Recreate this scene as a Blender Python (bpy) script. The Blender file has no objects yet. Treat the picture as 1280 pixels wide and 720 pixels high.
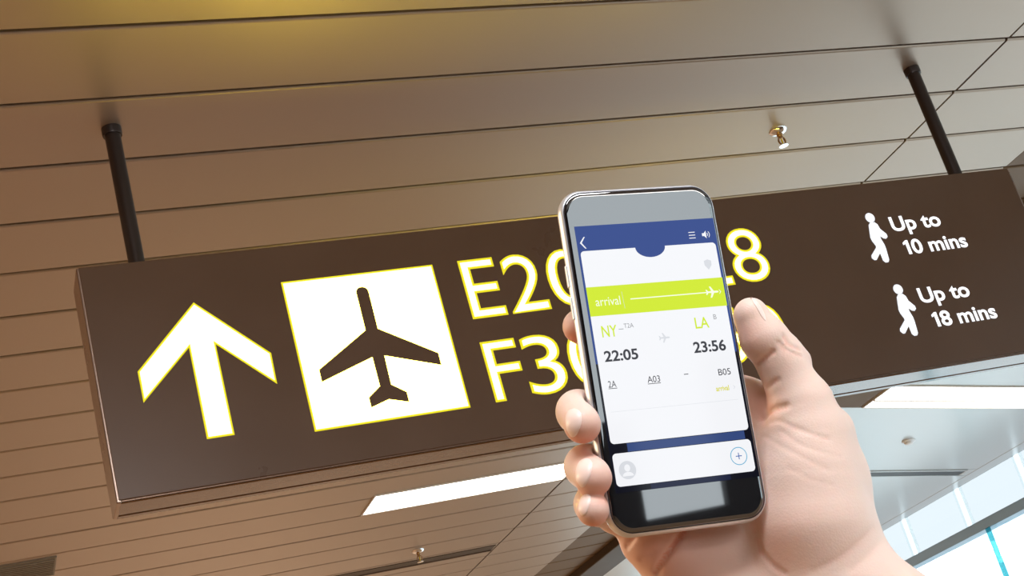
import bpy, bmesh, math, random
import numpy as np
from mathutils import Matrix, Vector
from mathutils.geometry import tessellate_polygon

random.seed(7)
D = bpy.data
COL = bpy.context.scene.collection
SC = bpy.context.scene

# ------------------------------------------------------------------ camera
EYE = Vector((0.0, 0.0, 1.6))
YAW, PITCH, ROLL = -0.4132, 0.3691, 0.2816
FPX = 1883.8


def cam_axes(a, b, c):
    ca, sa, cb, sb, cc, sc = math.cos(a), math.sin(a), math.cos(b), math.sin(b), math.cos(c), math.sin(c)
    rz = np.array([[ca, -sa, 0], [sa, ca, 0], [0, 0, 1]])
    rx = np.array([[1, 0, 0], [0, cb, -sb], [0, sb, cb]])
    ry = np.array([[cc, 0, sc], [0, 1, 0], [-sc, 0, cc]])
    return rz @ rx @ ry


AX = cam_axes(YAW, PITCH, ROLL)            # columns: right, forward, up
RIGHT, FWD, UP = AX[:, 0], AX[:, 1], AX[:, 2]
CAMROT = np.stack([RIGHT, UP, -FWD], 1)    # camera x, y, z in the world
cam = D.cameras.new('camera')
cam.sensor_width = 36.0
cam.lens = FPX / 1280 * 36.0
cam.clip_start = 0.02
cam_ob = D.objects.new('camera', cam)
COL.objects.link(cam_ob)
m4 = Matrix([list(CAMROT[i]) + [EYE[i]] for i in range(3)] + [[0, 0, 0, 1]])
cam_ob.matrix_world = m4
SC.camera = cam_ob

# ------------------------------------------------------------------ world, lights, exposure
SC.view_settings.view_transform = 'Standard'
SC.view_settings.look = 'None'
SC.view_settings.exposure = 0.0
SC.view_settings.gamma = 1.0
SC.view_settings.use_curve_mapping = False

world = D.worlds.new('overcast_sky')
SC.world = world
world.use_nodes = True
bg = world.node_tree.nodes['Background']
bg.inputs[0].default_value = (0.86, 0.95, 1.0, 1)
bg.inputs[1].default_value = 2.1


def area_light(name, loc, target, sx, sy, power, color):
    l = D.lights.new(name, 'AREA')
    l.shape = 'RECTANGLE'
    l.size, l.size_y, l.energy, l.color = sx, sy, power, color
    o = D.objects.new(name, l)
    COL.objects.link(o)
    o.location = loc
    d = Vector(target) - Vector(loc)
    o.rotation_euler = d.to_track_quat('-Z', 'Y').to_euler()
    return o


# unseen lamps: hand key first, the others added to brighten ceiling and sign
area_light('unseen_lamp', (0.2, -0.6, 3.5), (0.3, 0.4, 1.7), 1.8, 1.0, 104, (0.96, 0.97, 1.0))
area_light('unseen_lamp', (-3.5, 3.0, 3.52), (-3.5, 3.0, 0), 2.4, 2.4, 330, (1.0, 0.76, 0.50))
area_light('unseen_lamp', (-3.5, 9.0, 3.52), (-3.5, 9.0, 0), 2.4, 2.4, 330, (1.0, 0.80, 0.58))
area_light('unseen_lamp', (3.0, -5.0, 3.52), (3.0, -4.0, 0), 3.0, 2.0, 200, (1.0, 0.95, 0.90))
area_light('unseen_lamp', (2.6, 13.2, 3.50), (2.6, 13.2, 0), 2.6, 1.6, 330, (0.95, 0.97, 1.0))  # added to brighten the far planks off the floor

# ------------------------------------------------------------------ helpers


def principled(name, base, rough=0.5, metal=0.0, spec=0.5, emit=None, estr=1.0, coat=0.0, ior=1.5):
    m = D.materials.new(name)
    m.use_nodes = True
    b = m.node_tree.nodes['Principled BSDF']
    b.inputs['Base Color'].default_value = (*base, 1)
    b.inputs['Roughness'].default_value = rough
    b.inputs['Metallic'].default_value = metal
    b.inputs['IOR'].default_value = ior
    b.inputs['Specular IOR Level'].default_value = spec
    b.inputs['Coat Weight'].default_value = coat
    if emit is not None:
        b.inputs['Emission Color'].default_value = (*emit, 1)
        b.inputs['Emission Strength'].default_value = estr
    return m


def add_noise(m, scale=8.0, amount=0.12, rough_amount=0.06, bump=0.0, bump_scale=120.0, stretch=(1, 1, 1)):
    nt = m.node_tree
    b = nt.nodes['Principled BSDF']
    base = tuple(b.inputs['Base Color'].default_value)
    tc = nt.nodes.new('ShaderNodeTexCoord')
    mp = nt.nodes.new('ShaderNodeMapping')
    mp.inputs['Scale'].default_value = stretch
    nt.links.new(tc.outputs['Object'], mp.inputs[0])
    nz = nt.nodes.new('ShaderNodeTexNoise')
    nz.inputs['Scale'].default_value = scale
    nz.inputs['Detail'].default_value = 5
    nt.links.new(mp.outputs[0], nz.inputs['Vector'])
    mx = nt.nodes.new('ShaderNodeMix')
    mx.data_type = 'RGBA'
    mx.inputs[6].default_value = tuple(min(1, c * (1 - amount)) for c in base[:3]) + (1,)
    mx.inputs[7].default_value = tuple(min(1, c * (1 + amount)) for c in base[:3]) + (1,)
    nt.links.new(nz.outputs['Fac'], mx.inputs[0])
    nt.links.new(mx.outputs[2], b.inputs['Base Color'])
    r = b.inputs['Roughness'].default_value
    mr = nt.nodes.new('ShaderNodeMapRange')
    mr.inputs['To Min'].default_value = max(0, r - rough_amount)
    mr.inputs['To Max'].default_value = min(1, r + rough_amount)
    nt.links.new(nz.outputs['Fac'], mr.inputs['Value'])
    nt.links.new(mr.outputs[0], b.inputs['Roughness'])
    if bump > 0:
        n2 = nt.nodes.new('ShaderNodeTexNoise')
        n2.inputs['Scale'].default_value = bump_scale
        nt.links.new(mp.outputs[0], n2.inputs['Vector'])
        bp = nt.nodes.new('ShaderNodeBump')
        bp.inputs['Strength'].default_value = bump
        bp.inputs['Distance'].default_value = 0.002
        nt.links.new(n2.outputs['Fac'], bp.inputs['Height'])
        nt.links.new(bp.outputs[0], b.inputs['Normal'])
    return m


def glow(name, color, strength):
    m = D.materials.new(name)
    m.use_nodes = True
    nt = m.node_tree
    nt.nodes.clear()
    e = nt.nodes.new('ShaderNodeEmission')
    e.inputs[0].default_value = (*color, 1)
    e.inputs[1].default_value = strength
    o = nt.nodes.new('ShaderNodeOutputMaterial')
    nt.links.new(e.outputs[0], o.inputs[0])
    return m


def glass_pane(name, tint, ior=1.35):
    m = D.materials.new(name)
    m.use_nodes = True
    nt = m.node_tree
    nt.nodes.clear()
    t = nt.nodes.new('ShaderNodeBsdfTransparent')
    t.inputs[0].default_value = (*tint, 1)
    g = nt.nodes.new('ShaderNodeBsdfGlossy')
    g.inputs['Roughness'].default_value = 0.02
    f = nt.nodes.new('ShaderNodeFresnel')
    f.inputs[0].default_value = ior
    mx = nt.nodes.new('ShaderNodeMixShader')
    o = nt.nodes.new('ShaderNodeOutputMaterial')
    gm = nt.nodes.new('ShaderNodeNewGeometry')
    sub = nt.nodes.new('ShaderNodeMath')
    sub.operation = 'SUBTRACT'
    sub.use_clamp = True
    nt.links.new(f.outputs[0], sub.inputs[0])
    nt.links.new(gm.outputs['Backfacing'], sub.inputs[1])
    nt.links.new(sub.outputs[0], mx.inputs[0])
    nt.links.new(t.outputs[0], mx.inputs[1])
    nt.links.new(g.outputs[0], mx.inputs[2])
    nt.links.new(mx.outputs[0], o.inputs[0])
    return m


def link(name, mesh, mat, parent=None, smooth=False):
    if mat is not None and not mesh.materials:
        mesh.materials.append(mat)
    o = D.objects.new(name, mesh)
    COL.objects.link(o)
    if parent is not None:
        o.parent = parent
    if smooth:
        for p in mesh.polygons:
            p.use_smooth = True
    return o


def bm_mesh(name, bm):
    bmesh.ops.recalc_face_normals(bm, faces=bm.faces)
    me = D.meshes.new(name)
    bm.to_mesh(me)
    bm.free()
    return me


def add_box(bm, x0, x1, y0, y1, z0, z1):
    vs = [bm.verts.new((x, y, z)) for z in (z0, z1) for y in (y0, y1) for x in (x0, x1)]
    for f in ((0, 1, 3, 2), (4, 6, 7, 5), (0, 4, 5, 1), (2, 3, 7, 6), (0, 2, 6, 4), (1, 5, 7, 3)):
        bm.faces.new([vs[i] for i in f])


def box(name, x0, x1, y0, y1, z0, z1, mat, parent=None, bevel=0.0, seg=2):
    bm = bmesh.new()
    add_box(bm, x0, x1, y0, y1, z0, z1)
    if bevel > 0:
        bmesh.ops.bevel(bm, geom=list(bm.edges), offset=bevel, segments=seg, affect='EDGES', profile=0.5)
    return link(name, bm_mesh(name, bm), mat, parent)


def lathe(bm, profile, n=28, origin=(0, 0, 0)):
    rings = []
    for r, z in profile:
        if r < 1e-6:
            rings.append([bm.verts.new((origin[0], origin[1], origin[2] + z))])
        else:
            rings.append([bm.verts.new((origin[0] + r * math.cos(2 * math.pi * i / n), origin[1] + r * math.sin(2 * math.pi * i / n), origin[2] + z)) for i in range(n)])
    for a, b in zip(rings, rings[1:]):
        for i in range(n):
            j = (i + 1) % n
            if len(a) == 1:
                bm.faces.new((a[0], b[i], b[j]))
            elif len(b) == 1:
                bm.faces.new((a[i], a[j], b[0]))
            else:
                bm.faces.new((a[i], a[j], b[j], b[i]))


def lathe_obj(name, profile, mat, parent=None, n=28, origin=(0, 0, 0)):
    bm = bmesh.new()
    lathe(bm, profile, n, origin)
    o = link(name, bm_mesh(name, bm), mat, parent)
    for p in o.data.polygons:
        p.use_smooth = True
    try:
        o.data.set_sharp_from_angle(angle=math.radians(40))
    except Exception:
        pass
    return o


def empty(name, loc=(0, 0, 0)):
    o = D.objects.new(name, None)
    COL.objects.link(o)
    o.location = loc
    return o


def tag(o, label, cat, group=None):
    o['label'] = label
    o['category'] = cat
    if group:
        o['group'] = group
    return o


def structure(o):
    o['kind'] = 'structure'
    return o


def tessellate(pts):
    return [t for t in tessellate_polygon([pts])]


def prism(name, pts, y_front, y_back, mat, parent=None):
    """polygon in the x-z plane, extruded in y"""
    bm = bmesh.new()
    a = [bm.verts.new((x, y_front, z)) for x, z in pts]
    b = [bm.verts.new((x, y_back, z)) for x, z in pts]
    n = len(pts)
    for tri in tessellate([Vector((x, z, 0)) for x, z in pts]):
        bm.faces.new([a[i] for i in tri])
        bm.faces.new([b[i] for i in tri])
    for i in range(n):
        bm.faces.new((a[i], a[(i + 1) % n], b[(i + 1) % n], b[i]))
    return link(name, bm_mesh(name, bm), mat, parent)


def text_mesh(body, offset=0.0, extrude=0.0):
    c = D.curves.new('lettering', 'FONT')
    c.body = body
    c.size = 1.0
    c.offset = offset
    c.extrude = extrude
    c.resolution_u = 6
    o = D.objects.new('lettering', c)
    COL.objects.link(o)
    dg = bpy.context.evaluated_depsgraph_get()
    me = D.meshes.new_from_object(o.evaluated_get(dg))
    D.objects.remove(o)
    D.curves.remove(c)
    me.materials.clear()
    return me


def mesh_xy(me):
    co = np.empty(len(me.vertices) * 3)
    me.vertices.foreach_get('co', co)
    return co.reshape(-1, 3)


def set_xyz(me, co):
    me.vertices.foreach_set('co', np.ascontiguousarray(co, dtype=np.float64).ravel())
    me.update()


# ------------------------------------------------------------------ materials
M = {}
M['panel'] = add_noise(principled('champagne_metal', (0.405, 0.325, 0.262), 0.38, 0.6), 1.2, 0.06, 0.05)
M['recess'] = principled('ceiling_void', (0.03, 0.02, 0.014), 0.9)
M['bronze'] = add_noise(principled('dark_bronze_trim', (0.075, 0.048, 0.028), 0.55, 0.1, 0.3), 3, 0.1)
M['amber'] = add_noise(principled('amber_reflection_panel', (0.15, 0.085, 0.035), 0.55, 0.2, 0.3), 1.2, 0.06)  # brown reflection on the end planks, put into the colour
M['slope'] = add_noise(principled('pale_grey_panel', (0.62, 0.66, 0.68), 0.32, 0.35), 1.0, 0.04, 0.05)
M['carpet'] = add_noise(principled('brown_carpet', (0.31, 0.20, 0.12), 0.95), 14, 0.3, 0.02, 0.4, 200)
M['wall'] = add_noise(principled('tan_wall', (0.34, 0.22, 0.13), 0.6), 2, 0.08)
M['sign'] = add_noise(principled('brown_sign_face', (0.108, 0.06, 0.035), 0.30, 0.0, 0.28), 5, 0.1)
M['sign_metal'] = add_noise(principled('brown_sign_frame', (0.16, 0.10, 0.07), 0.3, 0.8), 6, 0.08)
M['rail'] = add_noise(principled('glossy_brown_rail', (0.12, 0.048, 0.013), 0.12, 0.0, 0.5, ior=1.6), 6, 0.05)
M['sign_gap'] = principled('sign_groove', (0.012, 0.009, 0.008), 0.7)
M['end_metal'] = add_noise(principled('sign_end_metal', (0.36, 0.27, 0.22), 0.28, 0.9), 6, 0.08)
M['rod'] = add_noise(principled('dark_rod_paint', (0.035, 0.024, 0.02), 0.35, 0.4), 10, 0.1)
M['lit_white'] = glow('backlit_white', (1.0, 0.82, 0.09), 13.0)
M['lit_yellow'] = glow('backlit_yellow', (1.0, 0.86, 0.03), 0.92)
M['lit_plain'] = glow('backlit_cool_white', (1.0, 1.0, 1.0), 1.4)
M['lit_soft'] = glow('backlit_soft_edge', (0.75, 0.8, 0.9), 0.6)
M['tube'] = glow('strip_lamp_diffuser', (1.0, 0.95, 0.88), 5.0)
M['lamp_frame'] = principled('lamp_frame', (0.72, 0.68, 0.62), 0.4)
M['unlit'] = add_noise(principled('unlit_grille', (0.17, 0.14, 0.10), 0.5, 0.2), 30, 0.1)
M['chrome'] = principled('chrome', (0.85, 0.85, 0.87), 0.12, 1.0)
M['brass'] = principled('sprinkler_brass', (0.40, 0.24, 0.12), 0.35, 1.0)
M['bulb'] = principled('yellow_bulb', (0.85, 0.62, 0.02), 0.15)
M['transom'] = add_noise(principled('transom_grey', (0.26, 0.40, 0.52), 0.5), 8, 0.06)
M['slot'] = principled('slot_dark', (0.06, 0.075, 0.09), 0.5)
M['mullion'] = glass_pane('glass_fin', (0.95, 0.99, 1.0))
M['gasket'] = glass_pane('cyan_glass_edge', (0.28, 0.60, 0.64), 1.02)
M['pane_hi'] = glass_pane('tinted_upper_glass', (0.68, 0.69, 0.695), 1.15)
M['pane_lo'] = glass_pane('clear_glass', (0.95, 0.98, 0.98))
M['bar'] = glass_pane('upper_glass_fin', (0.95, 0.98, 0.985), 1.1)
M['white'] = principled('white_plastic', (0.86, 0.88, 0.90), 0.4)

M['unseen_dark_wall'] = add_noise(principled('dark_unseen_wall', (0.022, 0.02, 0.021), 0.6), 2, 0.08)  # unseen wall kept dark so the phone's lower bezel reflects black
# ------------------------------------------------------------------ the hall (structure)
CZ = 1.95 + 1.6                # ceiling height
PW = 0.30                      # plank module
Y0 = 2.861                     # first seam seen
XS = 3.207                     # cross seam
XF = 4.20                      # end of the level ceiling
XE = 4.46                      # start of the sloped ceiling
SL = -0.16                     # slope of the side ceiling
XW = 6.18                      # glazed wall
YB, YN = 15.0, -9.0
XL = -9.0


def slope_z(x):
    return CZ + SL * (x - XF)


structure(box('floor', XL, XW + 0.4, YN, YB, -0.05, 0.0, M['carpet']))
structure(box('wall_left', XL - 0.1, XL, YN, YB, 0, CZ + 0.2, M['wall']))
structure(box('wall_far', XL, XW + 0.4, YB, YB + 0.1, 0, CZ + 0.2, M['wall']))

# unseen wall behind the viewer, its opening shaped for the phone's reflection
for x0, x1, z0, z1 in ((XL, -1.5, 0, CZ + 0.2), (-1.5, XW + 0.4, 3.1, CZ + 0.2), (-1.5, 3.24, 0, 1.15), (3.24, 3.86, 0, 0.42), (3.86, XW + 0.4, 0, 1.5)):
    structure(box('wall_back_unseen', x0, x1, YN - 0.1, YN, z0, z1, M['unseen_dark_wall']))

ceil = structure(box('ceiling', XL, XF, YN, YB, CZ + 0.05, CZ + 0.12, M['recess']))


def plank_mesh(length):
    bm = bmesh.new()
    g, t, b = 0.0065, 0.030, 0.0050
    w = PW - 2 * g
    prof = [(0, t), (0, b), (b * 0.35, b * 0.35), (b, 0), (w - b, 0), (w - b * 0.35, b * 0.35), (w, b), (w, t)]
    A = [bm.verts.new((0, y + g, z)) for y, z in prof]
    B = [bm.verts.new((length, y + g, z)) for y, z in prof]
    n = len(prof)
    for i in range(n):
        bm.faces.new((A[i], A[(i + 1) % n], B[(i + 1) % n], B[i]))
    bm.faces.new(A)
    bm.faces.new(list(reversed(B)))
    return bm_mesh('panel', bm)


rows = range(int((YN - Y0) / PW) + 1, int((YB - Y0) / PW))
bays = [(XL + 0.01, XS - 0.005, 'panel'), (XS + 0.005, 3.84, 'panel'), (3.842, XF - 0.002, 'amber')]  # last bay repeats the planks in the painted reflection tone
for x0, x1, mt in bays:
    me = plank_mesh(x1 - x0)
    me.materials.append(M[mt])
    for k in rows:
        o = D.objects.new('panel', me)
        o.location = (x0, Y0 + k * PW, CZ + random.uniform(-0.0008, 0.0008))
        o.parent = ceil
        COL.objects.link(o)

# dark fascia between the level ceiling and the sloped side ceiling
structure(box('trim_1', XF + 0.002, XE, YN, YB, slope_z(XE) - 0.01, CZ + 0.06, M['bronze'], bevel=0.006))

# sloped side ceiling, in long smooth panels
bm = bmesh.new()
vs = []
for y in (YN, YB):
    for dz in (0.03, 0.10):
        for x in (XE, XW + 0.04):
            vs.append(bm.verts.new((x, y, slope_z(x) + dz)))
for f in ((0, 1, 3, 2), (4, 6, 7, 5), (0, 4, 5, 1), (2, 3, 7, 6), (0, 2, 6, 4), (1, 5, 7, 3)):
    bm.faces.new([vs[i] for i in f])
side_ceiling = structure(link('ceiling_side', bm_mesh('ceiling_side', bm), M['recess']))


def slope_panel(x0, x1, y0, y1, mat=None, name='panel', parent=None, t=0.03, drop=0.0):
    bm = bmesh.new()
    v = []
    for y in (y0, y1):
        for dz in (-drop, t):
            for x in (x0, x1):
                v.append(bm.verts.new((x, y, slope_z(x) + dz)))
    for f in ((0, 1, 3, 2), (4, 6, 7, 5), (0, 4, 5, 1), (2, 3, 7, 6), (0, 2, 6, 4), (1, 5, 7, 3)):
        bm.faces.new([v[i] for i in f])
    bmesh.ops.bevel(bm, geom=list(bm.edges), offset=0.002, segments=1, affect='EDGES')
    return link(name, bm_mesh(name, bm), mat or M['slope'], parent or side_ceiling)


yy = [YN, -6.4, -3.8, -1.2, 1.4, 3.95, 6.345, 6.675, 7.74, 7.86, 10.3, 12.9, YB]
for a, b in zip(yy, yy[1:]):
    if a == 6.345 or a == 7.74:
        continue
    slope_panel(XE + 0.003, XW - 0.06, a + 0.002, b - 0.002)
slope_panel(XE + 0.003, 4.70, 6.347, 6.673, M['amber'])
slope_panel(6.06, XW - 0.06, 7.742, 7.858)
slope_panel(XE + 0.003, 4.95, 7.742, 7.858)

# cornice where the sloped ceiling meets the glazed wall
structure(slope_panel(XW - 0.058, XW + 0.04, YN, YB, M['slope'], 'trim_2', drop=0.0))
for o in [D.objects['trim_2']]:
    o.parent = None

# glazed wall: upper lights, grey transom, tall lower lights
TZ0, TZ1 = 1.6 + 1.297, 1.6 + 1.361
structure(box('trim_3', XW - 0.03, XW + 0.10, YN, YB, TZ0, TZ1, M['transom'], bevel=0.004))
win1 = structure(empty('window_1', (0, 0, 0)))
win2 = structure(empty('window_2', (0, 0, 0)))
ytop = slope_z(XW) + 0.0
y = 7.46 - 0.67 * 24
while y < YB - 0.7:
    box('pane', XW + 0.03, XW + 0.036, y + 0.025, y + 0.645, TZ1, ytop, M['pane_hi'], win1)
    box('glazing_bar', XW + 0.012, XW + 0.06, y - 0.025, y + 0.025, TZ1, ytop, M['bar'], win1, bevel=0.003)
    y += 0.67
y = 7.865 - 1.34 * 12
while y < YB - 1.0:
    box('pane', XW + 0.03, XW + 0.04, y + 0.04, y + 1.26, 0.02, TZ0, M['pane_lo'], win2)
    f = box('mullion', XW - 0.035, XW + 0.09, y - 0.075, y + 0.036, 0.0, TZ0, M['mullion'], win2, bevel=0.006)
    box('gasket', XW - 0.045, XW - 0.034, y - 0.004, y + 0.036, 0.0, TZ0, M['gasket'], f)
    box('gasket', XW - 0.045, XW - 0.034, y - 0.075, y - 0.062, 0.0, TZ0, M['bar'], f)
    y += 1.34

# ------------------------------------------------------------------ ceiling fittings


def strip_lamp(loc, length, width, label, slope=0.0, lines=1):
    t = empty('strip_light', loc)
    t.rotation_euler = (0, -math.atan(slope), 0)
    tag(t, label, 'lamp', 'strip lights in the ceiling')
    fr = 0.008
    bm = bmesh.new()
    add_box(bm, 0, length, 0, fr, -0.006, 0.04)
    add_box(bm, 0, length, width - fr, width, -0.006, 0.04)
    add_box(bm, 0, fr, fr, width - fr, -0.006, 0.04)
    add_box(bm, length - fr, length, fr, width - fr, -0.006, 0.04)
    link('frame', bm_mesh('frame', bm), M['lamp_frame'], t)
    step = (width - 2 * fr) / lines
    spl = [0, 1] if lines == 1 else [0, 0.64, 1]
    for a, b in zip(spl, spl[1:]):
        w = width - 2 * fr
        box('diffuser', fr, length - fr, fr + a * w + 0.004 * (a > 0), fr + b * w, -0.004, 0.03, M['tube'], t, bevel=0.003)
    if lines > 1:
        box('divider', fr, length - fr, fr + 0.64 * w - 0.006, fr + 0.64 * w + 0.008, -0.010, 0.02, M['lamp_frame'], t)
    return t


strip_lamp((2.05, 7.02, CZ), 1.145, 0.322, 'long lit white strip lamp in the plank ceiling behind the fingers')
strip_lamp((4.71, 6.35, slope_z(4.71)), 1.46, 0.32, 'long lit strip lamp in the sloped grey side ceiling', SL, 2)

v = tag(empty('air_vent', (-0.9, 7.10, CZ)), 'dull grey-brown vent grille flush in the plank ceiling', 'vent')
box('frame', 0, 1.43, 0, 0.31, -0.008, 0.02, M['unlit'], v, bevel=0.003)
for i in range(9):
    box('slat', 0.01, 1.42, 0.02 + i * 0.031, 0.034 + i * 0.031, -0.013, -0.006, M['unlit'], v)

sv = tag(empty('slot_vent', (1.55, 8.60, CZ)), 'narrow dark slot vent across the far brown planks', 'vent')
box('slot', 0, 1.64, 0, 0.11, -0.003, 0.02, M['bronze'], sv)
box('rim', 0, 1.64, 0.105, 0.12, -0.008, 0.02, M['sign_metal'], sv)
sv = tag(empty('slot_vent', (4.955, 7.745, slope_z(4.955))), 'narrow dark slot vent across the sloped grey ceiling', 'vent')
sv.rotation_euler = (0, -math.atan(SL), 0)
box('slot', 0, 1.115, 0.005, 0.105, 0.0, 0.02, M['slot'], sv)
box('rim', 0, 1.115, 0.0, 0.012, -0.006, 0.02, M['slope'], sv)


def sprinkler(loc, label, s=1.0):
    t = tag(empty('sprinkler', loc), label, 'sprinkler', 'ceiling sprinklers')
    t.scale = (s, s, s)
    lathe_obj('escutcheon', [(0, 0.004), (0.031, 0.004), (0.031, 0.0), (0.029, -0.004), (0.022, -0.010), (0.012, -0.013), (0, -0.013)], M['chrome'], t)
    b = lathe_obj('body', [(0, -0.012), (0.010, -0.012), (0.010, -0.020), (0.0075, -0.022), (0.0075, -0.030), (0, -0.030)], M['brass'], t)
    for a in (0, 1):
        bm = bmesh.new()
        sg = 1 if a else -1
        pts = [(0.0085 * sg, -0.026), (0.012 * sg, -0.036), (0.010 * sg, -0.046), (0.003 * sg, -0.052)]
        prev = None
        for x, z in pts:
            ring = [bm.verts.new((x + dx, dy, z)) for dx, dy in ((-.0018, -.0025), (.0018, -.0025), (.0018, .0025), (-.0018, .0025))]
            if prev:
                for i in range(4):
                    bm.faces.new((prev[i], prev[(i + 1) % 4], ring[(i + 1) % 4], ring[i]))
            prev = ring
        link('frame_arm', bm_mesh('frame_arm', bm), M['brass'], t)
    lathe_obj('bulb', [(0, -0.029), (0.0022, -0.031), (0.0026, -0.040), (0.0020, -0.049), (0, -0.050)], M['bulb'], t, 12)
    lathe_obj('deflector', [(0, -0.050), (0.004, -0.051), (0.0155, -0.0545), (0.0155, -0.0565), (0, -0.0560)], M['chrome'], t)
    return t


sprinkler((2.62, 3.615, CZ), 'chrome sprinkler head hanging from the ceiling above the sign')
sprinkler((2.62, 8.36, CZ), 'sprinkler head on the far brown planks below the sign', 1.25)
dt = tag(empty('smoke_detector', (5.31, 7.20, slope_z(5.31))), 'small round pale detector on the sloped grey ceiling', 'detector')
dt.rotation_euler = (0, -math.atan(SL), 0)
dt.scale = (0.75, 0.75, 0.6)
lathe_obj('base', [(0, 0.0), (0.052, 0.0), (0.052, -0.010), (0.046, -0.016), (0, -0.016)], M['white'], dt)
lathe_obj('head', [(0.040, -0.015), (0.036, -0.030), (0.026, -0.038), (0, -0.040)], M['white'], dt)

# ------------------------------------------------------------------ the hanging sign
SX0, SX1, SY, SZ0, SZ1, ST = 0.380, 3.073, 3.235, 1.6 + 0.980, 1.6 + 1.551, 0.124
OX, OZ = (SX0 + SX1) / 2, SZ0
sign = tag(empty('hanging_sign', (0, 0, 0)), 'long brown backlit gate direction sign hanging from two dark rods', 'sign')
box('housing', SX0 + 0.012, SX1 - 0.012, SY + 0.004, SY + ST - 0.004, SZ0 + 0.003, SZ1 - 0.001, M['sign_metal'], sign)
front = box('front_panel', SX0 + 0.006, SX1 - 0.006, SY, SY + 0.006, SZ0 + 0.006, SZ1, M['sign'], sign, bevel=0.0015)
box('back_panel', SX0 + 0.006, SX1 - 0.006, SY + ST - 0.006, SY + ST, SZ0 + 0.006, SZ1, M['sign'], sign, bevel=0.0015)
for x in (SX0, SX1 - 0.012):
    box('end_cap', x, x + 0.012, SY + 0.002, SY + ST - 0.002, SZ0, SZ1, M['end_metal'], sign, bevel=0.003)
box('bottom_rail', SX0 + 0.008, SX1 - 0.008, SY + 0.0085, SY + ST - 0.030, SZ0, SZ0 + 0.010, M['rail'], sign, bevel=0.002)
box('bottom_rail', SX0 + 0.008, SX1 - 0.008, SY + ST - 0.022, SY + ST - 0.001, SZ0, SZ0 + 0.010, M['rail'], sign, bevel=0.002)
box('groove', SX0 + 0.012, SX1 - 0.012, SY + ST - 0.030, SY + ST - 0.022, SZ0 + 0.004, SZ0 + 0.010, M['sign_gap'], sign)
for x in (0.528, 2.932):
    r = lathe_obj('rod', [(0, SZ1 - 0.005), (0.0195, SZ1 - 0.005), (0.0195, CZ - 0.004), (0, CZ - 0.004)], M['rod'], sign, 24, (x, SY + ST / 2, 0))
    lathe_obj('collar', [(0, CZ - 0.022), (0.0235, CZ - 0.022), (0.0245, CZ - 0.018), (0.0245, CZ), (0, CZ)], M['rod'], r, 24, (x, SY + ST / 2, 0))

YF = SY - 0.0012


def lit_poly(name, pts, edge=0.0045, parent=sign, mirror=False):
    """white backlit cut-out with its yellow glowing rim"""
    pts = [(x, z + 1.6) for x, z in pts]
    yf = YF
    prism(name, pts, yf, SY + 0.001, M['lit_white'], parent)
    c = np.array(pts)
    n = len(c)
    area = 0.5 * sum(c[i][0] * c[(i + 1) % n][1] - c[(i + 1) % n][0] * c[i][1] for i in range(n))
    sgn = 1 if area > 0 else -1
    out = []
    for i in range(n):
        a, b, d = c[i - 1], c[i], c[(i + 1) % n]
        e1 = (b - a) / np.linalg.norm(b - a)
        e2 = (d - b) / np.linalg.norm(d - b)
        n1 = np.array([e1[1], -e1[0]]) * sgn
        n2 = np.array([e2[1], -e2[0]]) * sgn
        mt = n1 + n2
        mt /= max(0.35, (mt @ mt) / 2)
        out.append(tuple(b + mt * edge))
    prism(name + '_rim', out, yf + 0.0005, SY + 0.001, M['lit_yellow'], parent)


lit_poly('arrow', [(0.629, 1.424), (0.778, 1.277), (0.777, 1.210), (0.656, 1.328), (0.656, 1.098), (0.602, 1.098), (0.602, 1.328), (0.479, 1.210), (0.479, 1.275)])
sq = [(0.847, 1.451), (1.223, 1.451), (1.223, 1.076), (0.847, 1.076)]
lit_poly('plane_square', sq)
half = [(1.0185, 1.304), (0.885, 1.2205), (0.885, 1.189), (1.019, 1.2335), (1.020, 1.158), (0.987, 1.134), (0.987, 1.1085), (1.034, 1.1225)]
plane_pts = half + [(2 * 1.034 - x, z) for x, z in reversed(half[:-1])]
nose = [(1.034 + 0.0155 * math.cos(a), 1.4035 + 0.0145 * math.sin(a)) for a in np.linspace(0.0, math.pi, 11)]
plane_pts = plane_pts + nose
pp = [(x, z + 1.6) for x, z in plane_pts]
prism('aeroplane', pp, YF - 0.0006, SY + 0.001, M['sign'], sign)


def fit_text(body, x0, x1, z0, z1, mat, parent, y, offset=0.0, grow=0.0, name='lettering', thick=0.001):
    me = text_mesh(body, offset)
    ref = text_mesh(body, 0.0)
    r = mesh_xy(ref)
    lo, hi = r.min(0), r.max(0)
    co = mesh_xy(me)
    D.meshes.remove(ref)
    sx, sz = (x1 - x0) / (hi[0] - lo[0]), (z1 - z0) / (hi[1] - lo[1])
    X = x0 + (co[:, 0] - lo[0]) * sx
    Z = z0 + (co[:, 1] - lo[1]) * sz
    set_xyz(me, np.stack([X, np.full(len(X), y), Z], 1))
    return link(name, me, mat, parent)


def lit_char(ch, x0, x1, z0, z1):
    fit_text(ch, x0, x1, z0 + 1.6, z1 + 1.6, M['lit_yellow'], sign, YF + 0.0004, 0.014, name='letter_rim')
    fit_text(ch, x0, x1, z0 + 1.6, z1 + 1.6, M['lit_white'], sign, YF, -0.012, name='letter')


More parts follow.
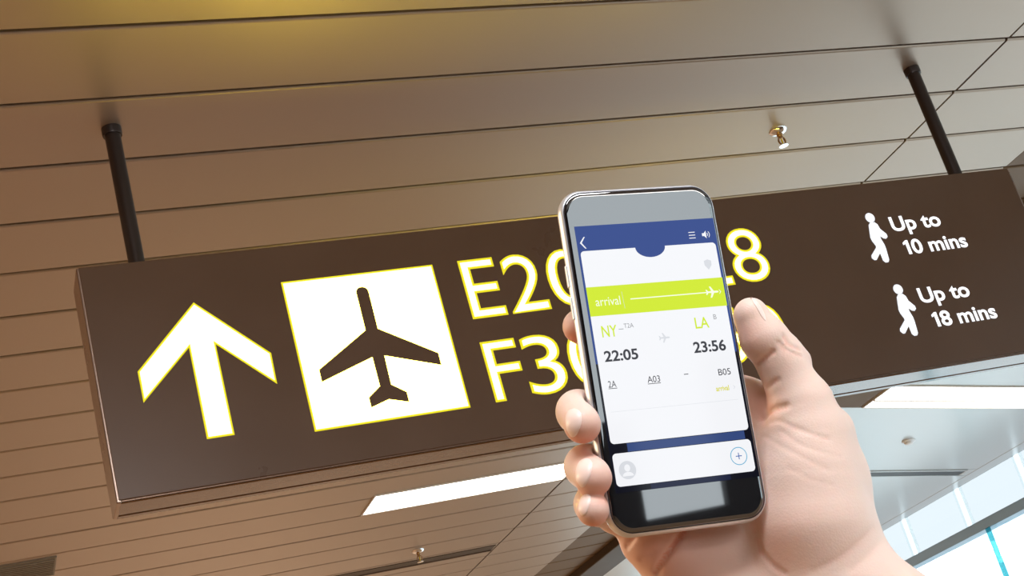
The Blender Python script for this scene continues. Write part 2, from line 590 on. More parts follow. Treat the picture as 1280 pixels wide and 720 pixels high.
for ch, a, b in (('E', 1.297, 1.386), ('2', 1.405, 1.505), ('0', 1.523, 1.632), ('E', 1.835, 1.922), ('2', 1.940, 2.040), ('8', 2.056, 2.161)):
    lit_char(ch, a, b, 1.299, 1.454)
for ch, a, b in (('F', 1.297, 1.381), ('3', 1.396, 1.494), ('0', 1.515, 1.624), ('F', 1.815, 1.899), ('5', 1.918, 2.016), ('0', 2.032, 2.141)):
    lit_char(ch, a, b, 1.077, 1.230)
for z in (1.352, 1.130):
    lit_poly('dash', [(1.672, z + .012), (1.792, z + .012), (1.792, z - .012), (1.672, z - .012)], 0.004)

man = [(2.519, 1.420), (2.526, 1.427), (2.540, 1.427), (2.547, 1.420), (2.550, 1.405), (2.564, 1.387), (2.564, 1.379), (2.557, 1.374), (2.550, 1.376),
       (2.541, 1.384), (2.540, 1.375), (2.544, 1.356), (2.544, 1.344), (2.540, 1.309), (2.535, 1.303), (2.526, 1.303), (2.521, 1.309), (2.520, 1.333),
       (2.500, 1.314), (2.494, 1.314), (2.488, 1.321), (2.490, 1.328), (2.515, 1.350), (2.516, 1.356), (2.510, 1.372), (2.509, 1.382), (2.514, 1.402)]


def pict(dx, dz):
    for nm, gr, y, mt in (('walking_figure_rim', 0.0016, YF + 0.0004, M['lit_soft']), ('walking_figure', 0.0, YF, M['lit_plain'])):
        bm = bmesh.new()
        c = np.array(man)
        nn = len(c)
        pts = []
        for i in range(nn):
            e = c[(i + 1) % nn] - c[i - 1]
            e /= np.linalg.norm(e)
            pts.append(c[i] + np.array([-e[1], e[0]]) * gr)
        vs_ = [bm.verts.new((x + dx, y, z + dz + 1.6)) for x, z in pts]
        for tri in tessellate([Vector((v.co.x, v.co.z, 0)) for v in vs_]):
            bm.faces.new([vs_[i] for i in tri])
        hd = [bm.verts.new((2.532 + dx + (0.0142 + gr) * math.cos(a), y, 1.4425 + dz + 1.6 + (0.0142 + gr) * math.sin(a))) for a in np.linspace(0, 2 * math.pi, 24, endpoint=False)]
        bm.faces.new(hd)
        link(nm, bm_mesh(nm, bm), mt, sign)


for dz, n in ((0.0, '10'), (-0.224, '18')):
    pict(0.0, dz)
    for off, y, mt, nm in ((0.030, YF + 0.0004, M['lit_soft'], 'lettering_rim'), (0.020, YF, M['lit_plain'], 'lettering')):
        fit_text('Up to', 2.592, 2.757, 1.6 + 1.379 + dz, 1.6 + 1.436 + dz, mt, sign, y, off, name=nm)
        fit_text(n[1] + ' mins', 2.632, 2.817, 1.6 + 1.318 + dz, 1.6 + 1.361 + dz, mt, sign, y, off, name=nm)
        e = 0.0007 if nm.endswith('rim') else 0.0
        one = [(2.6135 - e, 1.318 - e), (2.6235 + e, 1.318 - e), (2.6235 + e, 1.361 + e), (2.6165 - e, 1.361 + e), (2.6055 - e, 1.3545), (2.6055 - e, 1.3475 - e), (2.6135 - e, 1.3505 - e)]
        prism(nm, [(x, z + dz + 1.6) for x, z in one], y, y + 0.0003, mt, sign)
# the back of the double-sided sign: the same backlit square and arrow facing the other way
YBK = SY + ST + 0.0012
prism('plane_square', [(3.453 - x, z + 1.6) for x, z in sq], SY + ST - 0.001, YBK, M['lit_white'], sign)
for row, z in (('E20E28', 1.299), ('F30F50', 1.077)):
    for i, ch in enumerate(row):
        x = 1.297 + i * 0.112 + (0.20 if i > 2 else 0)
        t = fit_text(ch, x, x + 0.095, z + 1.6, z + 1.754, M['lit_white'], sign, YBK, -0.012, name='letter')
        co = mesh_xy(t.data).copy()
        co[:, 0] = 3.453 - co[:, 0]
        set_xyz(t.data, co)

# ------------------------------------------------------------------ phone frame of reference (millimetres, z out of the screen)
RV = np.array([-0.24770635, 0.28784521, 0.10930324])
TV = np.array([0.05967951, -0.02556225, -0.59190022])
th = np.linalg.norm(RV)
kx = RV / th
KK = np.array([[0, -kx[2], kx[1]], [kx[2], 0, -kx[0]], [-kx[1], kx[0], 0]])
PR = np.eye(3) + math.sin(th) * KK + (1 - math.cos(th)) * KK @ KK
WROT = CAMROT @ PR
WPOS = CAMROT @ TV + np.array(EYE)
PHONE = Matrix([list(WROT[i] * 0.001) + [WPOS[i]] for i in range(3)] + [[0, 0, 0, 1]])


def H(px, py, z):
    """point of the phone frame at height z (mm) above the screen plane that stands on this line of sight"""
    r = np.array([(px - 640) / FPX, -(py - 360) / FPX, -1.0])
    nrm = PR[:, 2]
    p0 = TV + nrm * z * 0.001
    s = (nrm @ p0) / (nrm @ r)
    return (PR.T @ (r * s - TV)) * 1000


EYE_L = PR.T @ (-TV) * 1000     # the viewer in the phone frame


def to_world(co):
    return co * 0.001 @ WROT.T + WPOS


# ------------------------------------------------------------------ smartphone
M['phone_metal'] = principled('brushed_aluminium', (0.72, 0.74, 0.77), 0.42, 0.7)
M['phone_glass'] = principled('black_glass', (0.006, 0.006, 0.008), 0.02, 0.0, 0.5, ior=2.6)
M['phone_band'] = principled('dark_gasket', (0.02, 0.02, 0.03), 0.4)


def screen_mat(name, color, strength=1.0):
    return principled(name, tuple(c * 0.05 for c in color), 0.06, 0.0, 0.5, emit=color, estr=strength, ior=1.3)


M['ui_blue'] = screen_mat('screen_blue', (0.022, 0.055, 0.24))
M['ui_white'] = screen_mat('screen_white', (0.86, 0.87, 0.90))
M['ui_green'] = screen_mat('screen_green', (0.60, 0.77, 0.012))
M['ui_dark'] = screen_mat('screen_dark', (0.035, 0.035, 0.045))
M['ui_grey'] = screen_mat('screen_grey', (0.28, 0.29, 0.31))
M['ui_pale'] = screen_mat('screen_pale', (0.66, 0.68, 0.72))
M['ui_line'] = screen_mat('screen_line', (0.90, 0.95, 0.75))
M['ui_yellow'] = screen_mat('screen_yellow', (0.68, 0.66, 0.03))
M['ui_cyan'] = screen_mat('screen_cyan', (0.06, 0.38, 0.60))
M['ui_black'] = screen_mat('screen_black', (0.006, 0.006, 0.012))
M['ui_slate'] = screen_mat('screen_slate', (0.035, 0.065, 0.20))
M['ui_night'] = screen_mat('screen_night', (0.010, 0.014, 0.045))
M['ui_navy'] = screen_mat('screen_navy', (0.04, 0.12, 0.40))

phone = D.objects.new('smartphone', None)
COL.objects.link(phone)
phone.matrix_world = PHONE
tag(phone, 'silver rimmed smartphone showing a flight app, held up in the hand', 'phone')


def round_rect(hw, hh, r, n=10):
    pts = []
    for cx, cy, a0 in ((hw - r, hh - r, 0), (-hw + r, hh - r, 90), (-hw + r, -hh + r, 180), (hw - r, -hh + r, 270)):
        for i in range(n + 1):
            a = math.radians(a0 + 90 * i / n)
            pts.append((cx + r * math.cos(a), cy + r * math.sin(a)))
    return pts


def loops_obj(name, loops, mat, parent, smooth=True):
    bm = bmesh.new()
    rings = []
    for inset, z in loops:
        rings.append([bm.verts.new((x, y, z)) for x, y in round_rect(33.5 - inset, 69.2 - inset, 10.0 - inset, 12)])
    n = len(rings[0])
    for a, b in zip(rings, rings[1:]):
        for i in range(n):
            bm.faces.new((a[i], a[(i + 1) % n], b[(i + 1) % n], b[i]))
    bm.faces.new(rings[0])
    bm.faces.new(rings[-1])
    o = link(name, bm_mesh(name, bm), mat, parent)
    for p in o.data.polygons:
        p.use_smooth = len(p.vertices) < 5
    return o


prof = [(3.4 - 3.4 * math.sin(t), -3.7 - 3.4 * math.cos(t)) for t in np.linspace(0, math.pi / 2, 7)]
prof += [(2.2 * (1 - math.cos(t)), -3.7 + 3.3 * math.sin(t)) for t in np.linspace(0.15, math.pi / 2 * 0.72, 6)]
zr, ir = prof[-1][1], prof[-1][0]
loops_obj('rim', prof, M['phone_metal'], phone)
loops_obj('gasket', [(ir - 0.05, zr - 0.3), (ir + 0.0, zr + 0.12), (ir + 0.5, zr + 0.12)], M['phone_band'], phone)
glass = loops_obj('front_glass', [(ir + 0.35, zr - 0.2), (ir + 0.40, zr + 0.22), (ir + 0.75, -0.28), (ir + 1.3, -0.09), (ir + 2.0, 0.0)], M['phone_glass'], phone)
# side buttons and earpiece slit
bt = box('volume_button', -34.0, -33.2, 30, 39, -4.6, -2.8, M['phone_metal'], phone, bevel=0.3)
box('volume_button', -34.0, -33.2, 17, 26, -4.6, -2.8, M['phone_metal'], phone, bevel=0.3)

screen = None


def flat(name, pts, z, mat, parent):
    bm = bmesh.new()
    vv = [bm.verts.new((x, y, z)) for x, y in pts]
    for tri in tessellate([v.co for v in vv]):
        try:
            bm.faces.new([vv[i] for i in tri])
        except ValueError:
            pass
    me = D.meshes.new(name)
    bm.normal_update()
    for fc in bm.faces:
        if fc.normal.z < 0:
            fc.normal_flip()
    bm.to_mesh(me)
    bm.free()
    return link(name, me, mat, parent)


def rr(x0, x1, y0, y1, r, n=6):
    return [(x + (x0 + x1) / 2, y + (y0 + y1) / 2) for x, y in round_rect((x1 - x0) / 2, (y1 - y0) / 2, r, n)]


def rect(x0, x1, y0, y1):
    return [(x0, y0), (x1, y0), (x1, y1), (x0, y1)]


def seg(x0, y0, x1, y1, w):
    d = np.array([x1 - x0, y1 - y0])
    d = d / np.linalg.norm(d)
    nx, ny = -d[1] * w / 2, d[0] * w / 2
    return [(x0 + nx, y0 + ny), (x0 - nx, y0 - ny), (x1 - nx, y1 - ny), (x1 + nx, y1 + ny)]


screen = flat('screen', rect(-28.9, 31.2, -52.2, 53.8), 0.03, M['ui_blue'], phone)
flat('screen_lower', rect(-28.9, 31.2, -52.2, -2.0), 0.045, M['ui_black'], screen)  # black lower part of the app background
flat('screen_band', rect(-21.5, 28.0, -37.0, -33.7), 0.055, M['ui_slate'], screen)
flat('screen_band', rect(-14.5, 19.0, -52.1, -50.1), 0.055, M['ui_night'], screen)
# upper card with its round notch
card = rr(-28.0, 30.2, -33.5, 43.5, 1.6)
top = [p for p in card]
notch = [(1.7 + 6.4 * math.cos(a), 43.5 + 4.3 * math.sin(a)) for a in np.linspace(0, -math.pi, 21)]
q = 7                                   # index after the first corner (top right)
card = card[:q] + notch + card[q:]
flat('flight_card', card, 0.06, M['ui_white'], screen)
flat('green_band', rect(-28.0, 30.5, 16.95, 28.75), 0.09, M['ui_green'], screen)
flat('contact_card', rr(-28.2, 30.0, -49.9, -37.2, 1.6), 0.06, M['ui_white'], screen)


def utext(body, x0, x1, y0, y1, mat, off=0.0, name='lettering', z=0.12):
    me = text_mesh(body, off)
    co = mesh_xy(me)
    lo, hi = co.min(0), co.max(0)
    X = x0 + (co[:, 0] - lo[0]) * (x1 - x0) / (hi[0] - lo[0])
    Y = y0 + (co[:, 1] - lo[1]) * (y1 - y0) / (hi[1] - lo[1])
    set_xyz(me, np.stack([X, Y, np.full(len(X), z)], 1))
    return link(name, me, mat, screen)


utext('arrival', -25.0, -14.6, 20.9, 24.4, M['ui_line'])
flat('divider', seg(-13.5, 26.0, -13.2, 19.2, 0.12), 0.12, M['ui_pale'], screen)
flat('route_line', seg(-10.3, 22.75, 22.5, 22.95, 0.42), 0.12, M['ui_line'], screen)


def mini_plane(cx, cy, s, mat, name='plane_icon'):
    h = [(1.0, 0.0), (0.92, 0.10), (0.70, 0.13), (0.35, 0.13), (-0.05, 0.75), (-0.25, 0.75), (-0.02, 0.13), (-0.45, 0.10), (-0.65, 0.34), (-0.80, 0.34), (-0.68, 0.0)]
    pts = h + [(x, -y) for x, y in reversed(h[1:-1])]
    flat(name, [(cx + x * s, cy + y * s) for x, y in pts], 0.12, mat, screen)


mini_plane(24.7, 23.0, 3.1, M['ui_line'])
mini_plane(1.0, 6.1, 2.6, M['ui_pale'])


def chevron(x, y, s, w, mat, left=False):
    sg = 1 if left else -1
    pts = [(x, y), (x + sg * s, y + s * 1.25), (x + sg * (s + w), y + s * 1.25), (x + sg * w * 1.4, y), (x + sg * (s + w), y - s * 1.25), (x + sg * s, y - s * 1.25)]
    flat('chevron', pts, 0.12, mat, screen)


chevron(28.9, 22.9, 0.7, 0.28, M['ui_line'])
chevron(-27.6, 46.9, 1.9, 0.55, M['ui_white'], True)
chevron(27.6, -16.1, 0.6, 0.2, M['ui_pale'])
for i, y in enumerate((48.3, 47.1, 45.9)):
    flat('menu_line', rect(19.2, 22.0, y - 0.16, y + 0.16), 0.12, M['ui_white'], screen)
flat('speaker_icon', [(25.0, 46.4), (25.0, 47.6), (25.8, 47.6), (26.8, 48.6), (26.8, 45.4), (25.8, 46.4)], 0.12, M['ui_white'], screen)
for r_ in (1.0, 1.8):
    a = np.linspace(-0.8, 0.8, 9)
    flat('speaker_icon_wave', [(26.6 + r_ * math.cos(t), 47 + r_ * math.sin(t)) for t in a] + [(26.6 + (r_ - .28) * math.cos(t), 47 + (r_ - .28) * math.sin(t)) for t in a[::-1]], 0.12, M['ui_white'], screen)
flat('shield_icon', [(23.7, 36.0), (25.3, 36.6), (26.9, 36.0), (26.8, 34.2), (25.3, 32.3), (23.8, 34.2)], 0.12, M['ui_pale'], screen)
utext('NY', -24.4, -18.0, 8.3, 12.9, M['ui_green'], 0.01)
utext('_', -17.2, -15.2, 10.9, 11.15, M['ui_grey'])
utext('T2A', -14.9, -10.8, 11.3, 13.1, M['ui_grey'])
utext('LA', 15.2, 21.2, 8.6, 13.1, M['ui_green'], 0.01)
utext('B', 23.6, 24.9, 11.8, 13.8, M['ui_grey'])
utext('22:05', -25.0, -10.9, -1.5, 2.9, M['ui_dark'], 0.025)
utext('23:56', 12.8, 26.7, -1.2, 3.4, M['ui_dark'], 0.025)
utext('2A', -25.2, -21.9, -11.6, -9.0, M['ui_dark'])
flat('underline', rect(-25.3, -21.7, -12.15, -11.9), 0.12, M['ui_dark'], screen)
utext('A03', -8.8, -3.5, -11.2, -8.6, M['ui_dark'])
flat('underline', rect(-8.9, -3.4, -11.75, -11.5), 0.12, M['ui_dark'], screen)
flat('dash', rect(6.8, 8.7, -9.35, -9.05), 0.12, M['ui_dark'], screen)
utext('B05', 21.5, 26.8, -11.0, -8.4, M['ui_dark'])
utext('arrival', 19.3, 24.9, -17.2, -15.1, M['ui_yellow'], 0.02)
flat('divider', rect(-25.8, 28.0, -21.2, -21.1), 0.12, M['ui_pale'], screen)
cx, cy = 23.9, -43.4
ang = np.linspace(0, 2 * math.pi, 41)
ring = [(cx + 3.55 * math.cos(t), cy + 3.55 * math.sin(t)) for t in ang] + [(cx + 3.25 * math.cos(t), cy + 3.25 * math.sin(t)) for t in ang[::-1]]
flat('add_button', ring, 0.12, M['ui_cyan'], screen)
flat('plus', rect(cx - 1.3, cx + 1.3, cy - 0.17, cy + 0.17), 0.12, M['ui_navy'], screen)
flat('plus', rect(cx - 0.17, cx + 0.17, cy - 1.3, cy + 1.3), 0.13, M['ui_navy'], screen)
cx, cy = -22.9, -43.9
flat('contact_icon', [(cx + 3.5 * math.cos(t), cy + 3.5 * math.sin(t)) for t in np.linspace(0, 2 * math.pi, 28, endpoint=False)], 0.10, M['ui_pale'], screen)
flat('contact_icon_head', [(cx + 1.2 * math.cos(t), cy + .8 + 1.4 * math.sin(t)) for t in np.linspace(0, 2 * math.pi, 20, endpoint=False)] , 0.12, M['ui_white'], screen)
flat('contact_icon_shoulders', [(cx + 2.3 * math.cos(t), cy - 2.3 + 1.6 * math.sin(t)) for t in np.linspace(0, math.pi, 16)], 0.12, M['ui_white'], screen)

# HANDMARK
# ------------------------------------------------------------------ the hand (one continuous surface)
M['skin'] = principled('skin', (0.80, 0.52, 0.40), 0.48, 0.0, 0.35)
M['nail'] = principled('fingernail', (0.90, 0.70, 0.63), 0.36, 0.0, 0.5)


def skin_nodes(m, red=True):
    nt = m.node_tree
    b = nt.nodes['Principled BSDF']
    b.inputs['Subsurface Weight'].default_value = 0.2
    b.inputs['Subsurface Radius'].default_value = (1.0, 0.35, 0.2)
    b.inputs['Subsurface Scale'].default_value = 0.0013
    tc = nt.nodes.new('ShaderNodeTexCoord')
    n1 = nt.nodes.new('ShaderNodeTexNoise')
    n1.inputs['Scale'].default_value = 0.055
    n1.inputs['Detail'].default_value = 4
    nt.links.new(tc.outputs['Object'], n1.inputs['Vector'])
    mx = nt.nodes.new('ShaderNodeMix')
    mx.data_type = 'RGBA'
    mx.inputs[6].default_value = (0.79, 0.57, 0.475, 1)
    mx.inputs[7].default_value = (0.82, 0.645, 0.57, 1)
    nt.links.new(n1.outputs['Fac'], mx.inputs[0])
    out = mx.outputs[2]
    if red:
        at = nt.nodes.new('ShaderNodeAttribute')
        at.attribute_name = 'flush'
        m2 = nt.nodes.new('ShaderNodeMix')
        m2.data_type = 'RGBA'
        m2.inputs[7].default_value = (0.72, 0.26, 0.17, 1)
        nt.links.new(at.outputs['Fac'], m2.inputs[0])
        nt.links.new(out, m2.inputs[6])
        out = m2.outputs[2]
    nt.links.new(out, b.inputs['Base Color'])
    vo = nt.nodes.new('ShaderNodeTexVoronoi')
    vo.inputs['Scale'].default_value = 1.1
    nt.links.new(tc.outputs['Object'], vo.inputs['Vector'])
    n2 = nt.nodes.new('ShaderNodeTexNoise')
    n2.inputs['Scale'].default_value = 0.5
    n2.inputs['Detail'].default_value = 6
    nt.links.new(tc.outputs['Object'], n2.inputs['Vector'])
    ad = nt.nodes.new('ShaderNodeMath')
    ad.operation = 'ADD'
    nt.links.new(vo.outputs['Distance'], ad.inputs[0])
    nt.links.new(n2.outputs['Fac'], ad.inputs[1])
    bp = nt.nodes.new('ShaderNodeBump')
    bp.inputs['Strength'].default_value = 0.10
    bp.inputs['Distance'].default_value = 0.0004
    nt.links.new(ad.outputs[0], bp.inputs['Height'])
    nt.links.new(bp.outputs[0], b.inputs['Normal'])


skin_nodes(M['skin'])


def axis(lo, f0, f1, hi, fine, grow=1.16, most=4.0):
    a = list(np.arange(f0, f1 + 1e-6, fine))
    s = fine
    while a[-1] < hi:
        s = min(most, s * grow)
        a.append(a[-1] + s)
    s = fine
    while a[0] > lo:
        s = min(most, s * grow)
        a.insert(0, a[0] - s)
    return np.array(a, dtype=np.float64)


GX = axis(-52, -48, 82, 300, 0.8)
GY = axis(-330, -108, 36, 42, 0.8)
GZ = axis(-70, -42, 20, 70, 0.8)
BIG = 30.0


def cone_sd(P, a, b, r0, r1):
    a, b = np.asarray(a, float), np.asarray(b, float)
    d = b - a
    L2 = d @ d
    t = np.clip(((P - a) @ d) / L2, 0, 1)
    return np.linalg.norm(P - a - t[..., None] * d, axis=-1) - (r0 + (r1 - r0) * t)


def smin(a, b, k):
    h = np.maximum(k - np.abs(a - b), 0) / k
    return np.minimum(a, b) - h * h * k * 0.25


class Field:
    def __init__(self):
        self.f = np.full((len(GX), len(GY), len(GZ)), BIG, dtype=np.float32)

    def add(self, a, b, r0, r1, k, flat=None):
        """tapered capsule joined smoothly; flat = (unit direction, factor) squashes it along a direction"""
        a, b = np.asarray(a, float), np.asarray(b, float)
        pad = max(r0, r1) + k + 6
        lo, hi = np.minimum(a, b) - pad, np.maximum(a, b) + pad
        sl = []
        for G, l, h in zip((GX, GY, GZ), lo, hi):
            i0, i1 = np.searchsorted(G, l), np.searchsorted(G, h)
            sl.append(slice(max(0, i0 - 1), min(len(G), i1 + 1)))
        P = np.stack(np.meshgrid(GX[sl[0]], GY[sl[1]], GZ[sl[2]], indexing='ij'), -1)
        d = cone_sd(P, a, b, r0, r1).astype(np.float32)
        sl = tuple(sl)
        self.f[sl] = smin(self.f[sl], d, k)

    def chain(self, pts, k, k0=None):
        for i in range(len(pts) - 1):
            (a, ra), (b, rb) = pts[i], pts[i + 1]
            self.add(a, b, ra, rb, k if i else (k0 or k))

    def join(self, o, k):
        self.f = smin(self.f, o.f, k)

    def groove(self, pts, w, depth):
        """shallow crease along a polyline that lies on the surface"""
        for a, b in zip(pts, pts[1:]):
            a, b = np.asarray(a, float), np.asarray(b, float)
            pad = w * 4
            lo, hi = np.minimum(a, b) - pad, np.maximum(a, b) + pad
            sl = []
            for G, l, h in zip((GX, GY, GZ), lo, hi):
                sl.append(slice(max(0, np.searchsorted(G, l) - 1), min(len(G), np.searchsorted(G, h) + 1)))
            sl = tuple(sl)
            P = np.stack(np.meshgrid(GX[sl[0]], GY[sl[1]], GZ[sl[2]], indexing='ij'), -1)
            d = cone_sd(P, a, b, 0.0, 0.0)
            key = (d / w) ** 2
            self.crease[sl] = np.maximum(self.crease[sl], (depth * np.exp(-key)).astype(np.float32))

    def sample(self, p):
        idx, fr = [], []
        for G, v in zip((GX, GY, GZ), p):
            i = int(np.clip(np.searchsorted(G, v) - 1, 0, len(G) - 2))
            idx.append(i)
            fr.append(min(1, max(0, (v - G[i]) / (G[i + 1] - G[i]))))
        i, j, k = idx
        c = self.f[i:i + 2, j:j + 2, k:k + 2]
        c = c[0] * (1 - fr[0]) + c[1] * fr[0]
        c = c[0] * (1 - fr[1]) + c[1] * fr[1]
        return float(c[0] * (1 - fr[2]) + c[1] * fr[2])

    def hit(self, px, py, z0=45.0):
        """first point of the surface on the line of sight through a picture point"""
        p = H(px, py, z0)
        d = p - EYE_L
        d = d / np.linalg.norm(d)
        t = 0.0
        for _ in range(400):
            v = self.sample(p + d * t)
            if v < 0.02:
                break
            t += max(0.05, min(v * 0.7, 4.0))
            if t > 140:
                return None
        return p + d * t


PXMM = 0.312   # one picture pixel at the hand, in mm


def J(px, py, z, r):
    return (H(px, py, z), r)


palm = Field()
# forearm and wrist, two bones side by side
palm.chain([J(1420, 1080, 16, 34), J(1180, 868, 0, 27), J(1062, 752, -10, 22.5)], 12)
palm.chain([J(1270, 1190, -6, 34), J(1042, 925, -16, 26), J(935, 800, -24, 20)], 20)
palm.add(H(1110, 800, -6), H(985, 850, -20), 24, 24, 20)
# palm slab: four metacarpals
palm.add(H(1030, 740, -20), H(935, 505, -27), 15.5, 10.5, 14)
palm.add(H(1005, 745, -26), H(900, 560, -31), 15.5, 10.5, 12)
palm.add(H(970, 760, -36), H(868, 610, -33), 15.5, 10.5, 12)
palm.add(H(930, 775, -37), H(818, 660, -30), 16, 11, 12)
# heel of the hand under the phone
palm.chain([J(940, 770, -36, 17), J(872, 722, -32, 14.5), J(812, 676, -28, 11)], 10)
palm.chain([J(960, 742, -28, 16), J(900, 690, -28, 12)], 10)
# thumb ball
palm.chain([J(1042, 735, -12, 21), J(1017, 655, -8.5, 21.0), J(1012, 592, -7.5, 19.0)], 9, 14)
palm.chain([J(1052, 690, -14, 15), J(1040, 600, -14, 13.0), J(1028, 545, -13, 12.0)], 9)
# thumb
thumb = Field()
thumb.chain([J(1012, 600, -7, 18.5), J(1010, 545, -6.5, 16.0), J(1001, 505, -5.5, 12.6), J(985, 472, -5.0, 9.6), J(974, 448, -4.5, 9.3), J(958, 425, -4.2, 8.7), J(938.5, 392, -4.2, 6.3)], 3.5)
thumb.add(H(950, 421, -4.0), H(939, 398, -4.0), 8.2, 6.2, 4)
thumb.add(H(982, 435, -6), H(994, 452, -7), 5.6, 6.6, 3)
thumb.add(H(1025, 530, -9), H(1042, 535, -9), 9.5, 7.0, 5)
palm.join(thumb, 5)

fingers = []


def finger(pts, k=3.0):
    f = Field()
    f.chain(pts, k)
    fingers.append(f)


finger([J(935, 508, -28, 10.3), J(835, 455, -29, 9.6), J(772, 428, -23, 8.2), J(725, 408, -14.0, 7.0)])
finger([J(900, 562, -31, 10.5), J(795, 545, -30, 9.6), J(735, 519, -21, 8.6), J(722.5, 514.5, -13, 8.1), J(728, 531, -0.5, 7.2)])
finger([J(868, 612, -33, 10.3), J(780, 600, -30, 9.4), J(742, 587, -20, 8.5), J(733, 583, -12.5, 8.1), J(741.5, 597.5, 1.0, 7.2)])
finger([J(822, 655, -30, 9.5), J(772, 640, -26, 8.3), J(747, 632, -17, 7.4), J(741, 630, -11.5, 6.8), J(741, 637.5, 0.0, 6.2)])
allf = fingers[0]
for o in fingers[1:]:
    allf.join(o, 1.6)
palm.join(allf, 4.5)

# the phone presses a flat into the skin: keep the flesh outside the phone body
xs, ys, zs = np.meshgrid(GX, GY, GZ, indexing='ij')
qx, qy, qz = np.abs(xs) - (33.5 - 3.4), np.abs(ys) - (69.2 - 3.4), np.abs(zs + 3.55) - 0.15
cr = 6.6
ax_, ay_ = np.maximum(qx + cr, 0), np.maximum(qy + cr, 0)
d2 = np.hypot(ax_, ay_) - cr + np.minimum(np.maximum(qx + cr, qy + cr), 0)
dph = np.hypot(np.maximum(d2, 0), np.maximum(qz, 0)) + np.minimum(np.maximum(d2, qz), 0) - 3.40
ncut = -(dph - 0.75).astype(np.float32)
h = np.maximum(1.2 - np.abs(palm.f - ncut), 0) / 1.2
palm.f = np.maximum(palm.f, ncut) + h * h * 1.2 * 0.25
del qx, qy, qz, ax_, ay_, d2, dph, ncut, xs, ys, zs, h

# creases of the skin
palm.crease = np.zeros_like(palm.f)


def crease(px_pts, w, depth):
    pts = []
    for a, b in zip(px_pts, px_pts[1:]):
        m = max(2, int(math.hypot(b[0] - a[0], b[1] - a[1]) / 5))
        for i in range(m):
            t = i / m
            p = palm.hit(a[0] + (b[0] - a[0]) * t, a[1] + (b[1] - a[1]) * t)
            if p is not None:
                pts.append(p)
    if len(pts) > 1:
        palm.groove(pts, w, depth)


crease([(946, 454), (953, 450), (962, 443), (970, 437)], 1.0, 1.4)              # thumb joint, palm side
crease([(949, 459), (960, 453), (972, 446)], 0.6, 0.3)
crease([(980, 421), (986, 430), (996, 435), (1003, 438)], 0.9, 1.0)              # thumb joint, outer side
crease([(973, 428), (983, 437), (996, 443), (1007, 446)], 0.8, 0.7)
crease([(976, 437), (988, 446), (1001, 450)], 0.7, 0.3)
crease([(959, 485), (968, 478), (977, 472)], 0.9, 0.9)
crease([(955, 523), (966, 512), (976, 509), (990, 505)], 1.1, 1.5)               # web of the thumb
crease([(962, 528), (975, 526), (990, 533), (1010, 541), (1040, 550)], 0.7, 0.45)
crease([(955, 545), (980, 560), (1010, 575), (1040, 590)], 0.7, 0.22)
crease([(975, 538), (1000, 556), (1030, 566), (1055, 572)], 0.6, 0.22)
crease([(985, 585), (1015, 600), (1045, 608)], 0.7, 0.15)
crease([(943, 662), (952, 690), (965, 706), (985, 720)], 1.1, 1.0)               # foot of the thumb ball
crease([(857, 662), (846, 677), (832, 696), (818, 719)], 1.1, 4.5)               # fold across the heel of the hand
crease([(791, 672), (786, 680), (780, 687)], 1.0, 3.0)
crease([(815, 690), (805, 697), (797, 702)], 0.8, 1.2)
crease([(1092, 660), (1070, 682), (1045, 700), (1010, 716)], 1.6, 0.2)           # wrist
crease([(1105, 672), (1085, 695), (1060, 715)], 1.4, 0.18)
palm.f = palm.f + palm.crease


def surface_nets(f, G):
    s = f < 0
    nx, ny, nz = f.shape
    c = [s[i:nx - 1 + i, j:ny - 1 + j, k:nz - 1 + k] for i in (0, 1) for j in (0, 1) for k in (0, 1)]
    cnt = sum(a.astype(np.int8) for a in c)
    act = (cnt > 0) & (cnt < 8)
    ci = np.argwhere(act)
    vid = np.full(act.shape, -1, dtype=np.int64)
    vid[act] = np.arange(len(ci))
    acc = np.zeros((len(ci), 3))
    w = np.zeros(len(ci))
    corners = [(i, j, k) for i in (0, 1) for j in (0, 1) for k in (0, 1)]
    for a in range(8):
        for b in range(a + 1, 8):
            ca, cb = corners[a], corners[b]
            if sum(abs(x - y) for x, y in zip(ca, cb)) != 1:
                continue
            fa = f[ci[:, 0] + ca[0], ci[:, 1] + ca[1], ci[:, 2] + ca[2]].astype(float)
            fb = f[ci[:, 0] + cb[0], ci[:, 1] + cb[1], ci[:, 2] + cb[2]].astype(float)
            x = (fa < 0) != (fb < 0)
            t = np.where(x, fa / np.where(x, fa - fb, 1), 0)
            p = np.array(ca) + t[:, None] * (np.array(cb) - np.array(ca))
            acc += p * x[:, None]
            w += x
    loc = acc / w[:, None]
    V = np.zeros_like(loc)
    for ax in range(3):
        g = G[ax]
        V[:, ax] = g[ci[:, ax]] + loc[:, ax] * (g[ci[:, ax] + 1] - g[ci[:, ax]])
    faces = []
    for ax in range(3):
        u, v = (ax + 1) % 3, (ax + 2) % 3
        sl0 = [slice(None)] * 3
        sl1 = [slice(None)] * 3
        sl0[ax], sl1[ax] = slice(0, -1), slice(1, None)
        ch = s[tuple(sl0)] != s[tuple(sl1)]
        e = np.argwhere(ch)
        ok = (e[:, u] > 0) & (e[:, v] > 0) & (e[:, u] < f.shape[u] - 1) & (e[:, v] < f.shape[v] - 1)
        e = e[ok]
        inside = s[e[:, 0], e[:, 1], e[:, 2]]
        q = []
        for du, dv in ((1, 1), (0, 1), (0, 0), (1, 0)):
            o = e.copy()
            o[:, u] -= du
            o[:, v] -= dv
            q.append(vid[o[:, 0], o[:, 1], o[:, 2]])
        q = np.stack(q, 1)
        q[~inside] = q[~inside][:, ::-1]
        faces.append(q)
    return V, np.concatenate(faces)


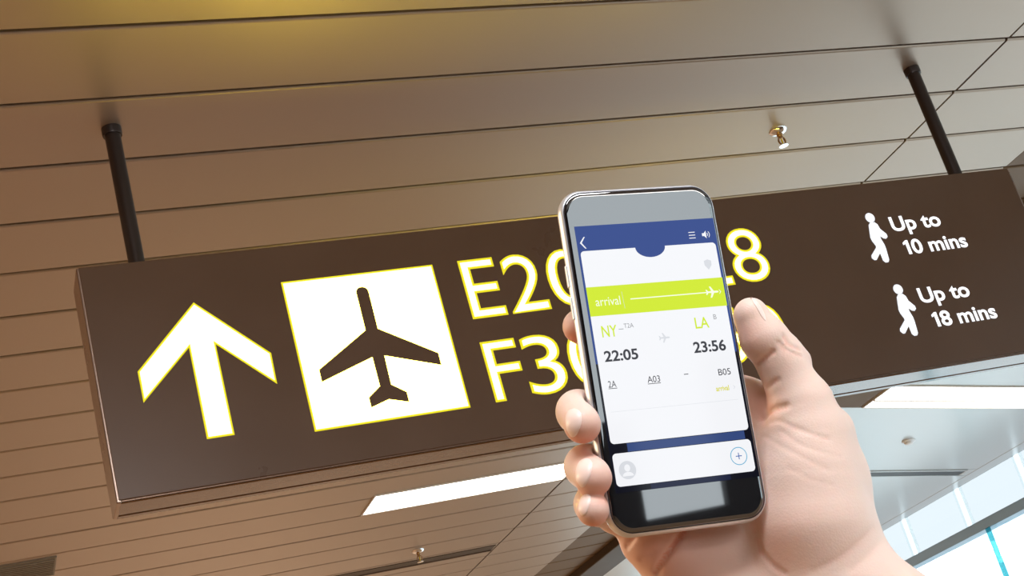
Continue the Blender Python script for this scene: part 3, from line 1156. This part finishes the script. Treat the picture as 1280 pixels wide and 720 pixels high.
V, F = surface_nets(palm.f, (GX, GY, GZ))
me = D.meshes.new('hand')
me.from_pydata(V.tolist(), [], F.tolist())
me.update()
hand = link('hand', me, M['skin'], smooth=True)
hand.matrix_world = PHONE
tag(hand, 'bare hand and wrist holding the smartphone upright, thumb along its side', 'hand')
# redness of finger pads and folds, plus shade painted on pads and palm
fl = np.zeros(len(V))


def flush(px, py, z, r, amt):
    c = H(px, py, z)
    d = np.linalg.norm(V - c, axis=1)
    np.maximum(fl, amt * np.exp(-(d / r) ** 2), out=fl)


flush(732, 548, 0, 8.0, 0.9)  # pads: natural redness plus painted shade on their lower side
flush(748, 612, 1, 8.0, 0.9)
flush(745, 652, 0, 6.5, 0.85)
flush(722, 424, -12, 7, 0.95)
flush(922, 425, 0, 9, 0.35)
flush(942, 450, 3, 6, 0.35)
flush(952, 505, -10, 9, 0.45)
flush(830, 690, -12, 26, 0.5)  # phone's shade on the palm, painted as redder skin, next line too
flush(800, 680, -16, 14, 0.4)
flush(960, 680, 0, 14, 0.2)
# skin folds are a little redder than the skin around them
ii = [np.clip(np.searchsorted(G, V[:, i]), 0, len(G) - 1) for i, G in enumerate((GX, GY, GZ))]
fold = palm.crease[ii[0], ii[1], ii[2]]
fl = np.maximum(fl, 0.5 * np.clip(fold / 1.2, 0, 1.6))
at = me.attributes.new('flush', 'FLOAT', 'POINT')
at.data.foreach_set('value', fl.astype(np.float32))


def nail(poly, lift=0.28, n=11):
    """fingernail: a curved plate laid on the finger end"""
    poly = np.array(poly, float)
    c = poly.mean(0)
    bm = bmesh.new()
    rings = []
    m = len(poly)
    dense = []
    for i in range(m):                      # closed smooth outline
        p0, p1, p2, p3 = poly[i - 1], poly[i], poly[(i + 1) % m], poly[(i + 2) % m]
        for t in (0, 1 / 3, 2 / 3):
            dense.append(0.5 * ((2 * p1) + (-p0 + p2) * t + (2 * p0 - 5 * p1 + 4 * p2 - p3) * t * t + (-p0 + 3 * p1 - 3 * p2 + p3) * t ** 3))
    for s_ in (1.0, 0.93, 0.8, 0.55, 0.25):
        ring = []
        for p in dense:
            a = c + (p - c) * s_
            hpt = palm.hit(*a)
            if hpt is None:
                hpt = H(a[0], a[1], 0)
            e = 0.4
            g = np.array([palm.sample(hpt + np.array(v) * e) - palm.sample(hpt - np.array(v) * e) for v in ((1, 0, 0), (0, 1, 0), (0, 0, 1))])
            g = g / (np.linalg.norm(g) + 1e-9)
            ring.append(bm.verts.new(hpt + g * (lift * min(1.0, (1.0 - s_) * 6) - 0.12 * (s_ > 0.99))))
        rings.append(ring)
    for a, b in zip(rings, rings[1:]):
        k = len(a)
        for i in range(k):
            bm.faces.new((a[i], a[(i + 1) % k], b[(i + 1) % k], b[i]))
    bm.faces.new(rings[-1])
    bmesh.ops.recalc_face_normals(bm, faces=bm.faces)
    mesh = D.meshes.new('fingernail')
    bm.to_mesh(mesh)
    bm.free()
    o = link('fingernail', mesh, M['nail'], hand, smooth=True)
    return o


nail([(706, 523), (710, 513), (719, 510), (727, 516), (727, 530), (721, 544), (714, 547), (708, 537)])
nail([(719, 589), (724, 576), (734, 572), (741, 578), (739, 592), (733, 606), (727, 610), (720, 601)])
nail([(723, 632), (726, 621), (733, 617), (739, 621), (737, 633), (732, 644), (727, 645), (723, 639)])
nail([(938, 371), (943, 373), (951, 383), (956.5, 394), (958, 402), (953, 398), (946, 386), (940, 376)])
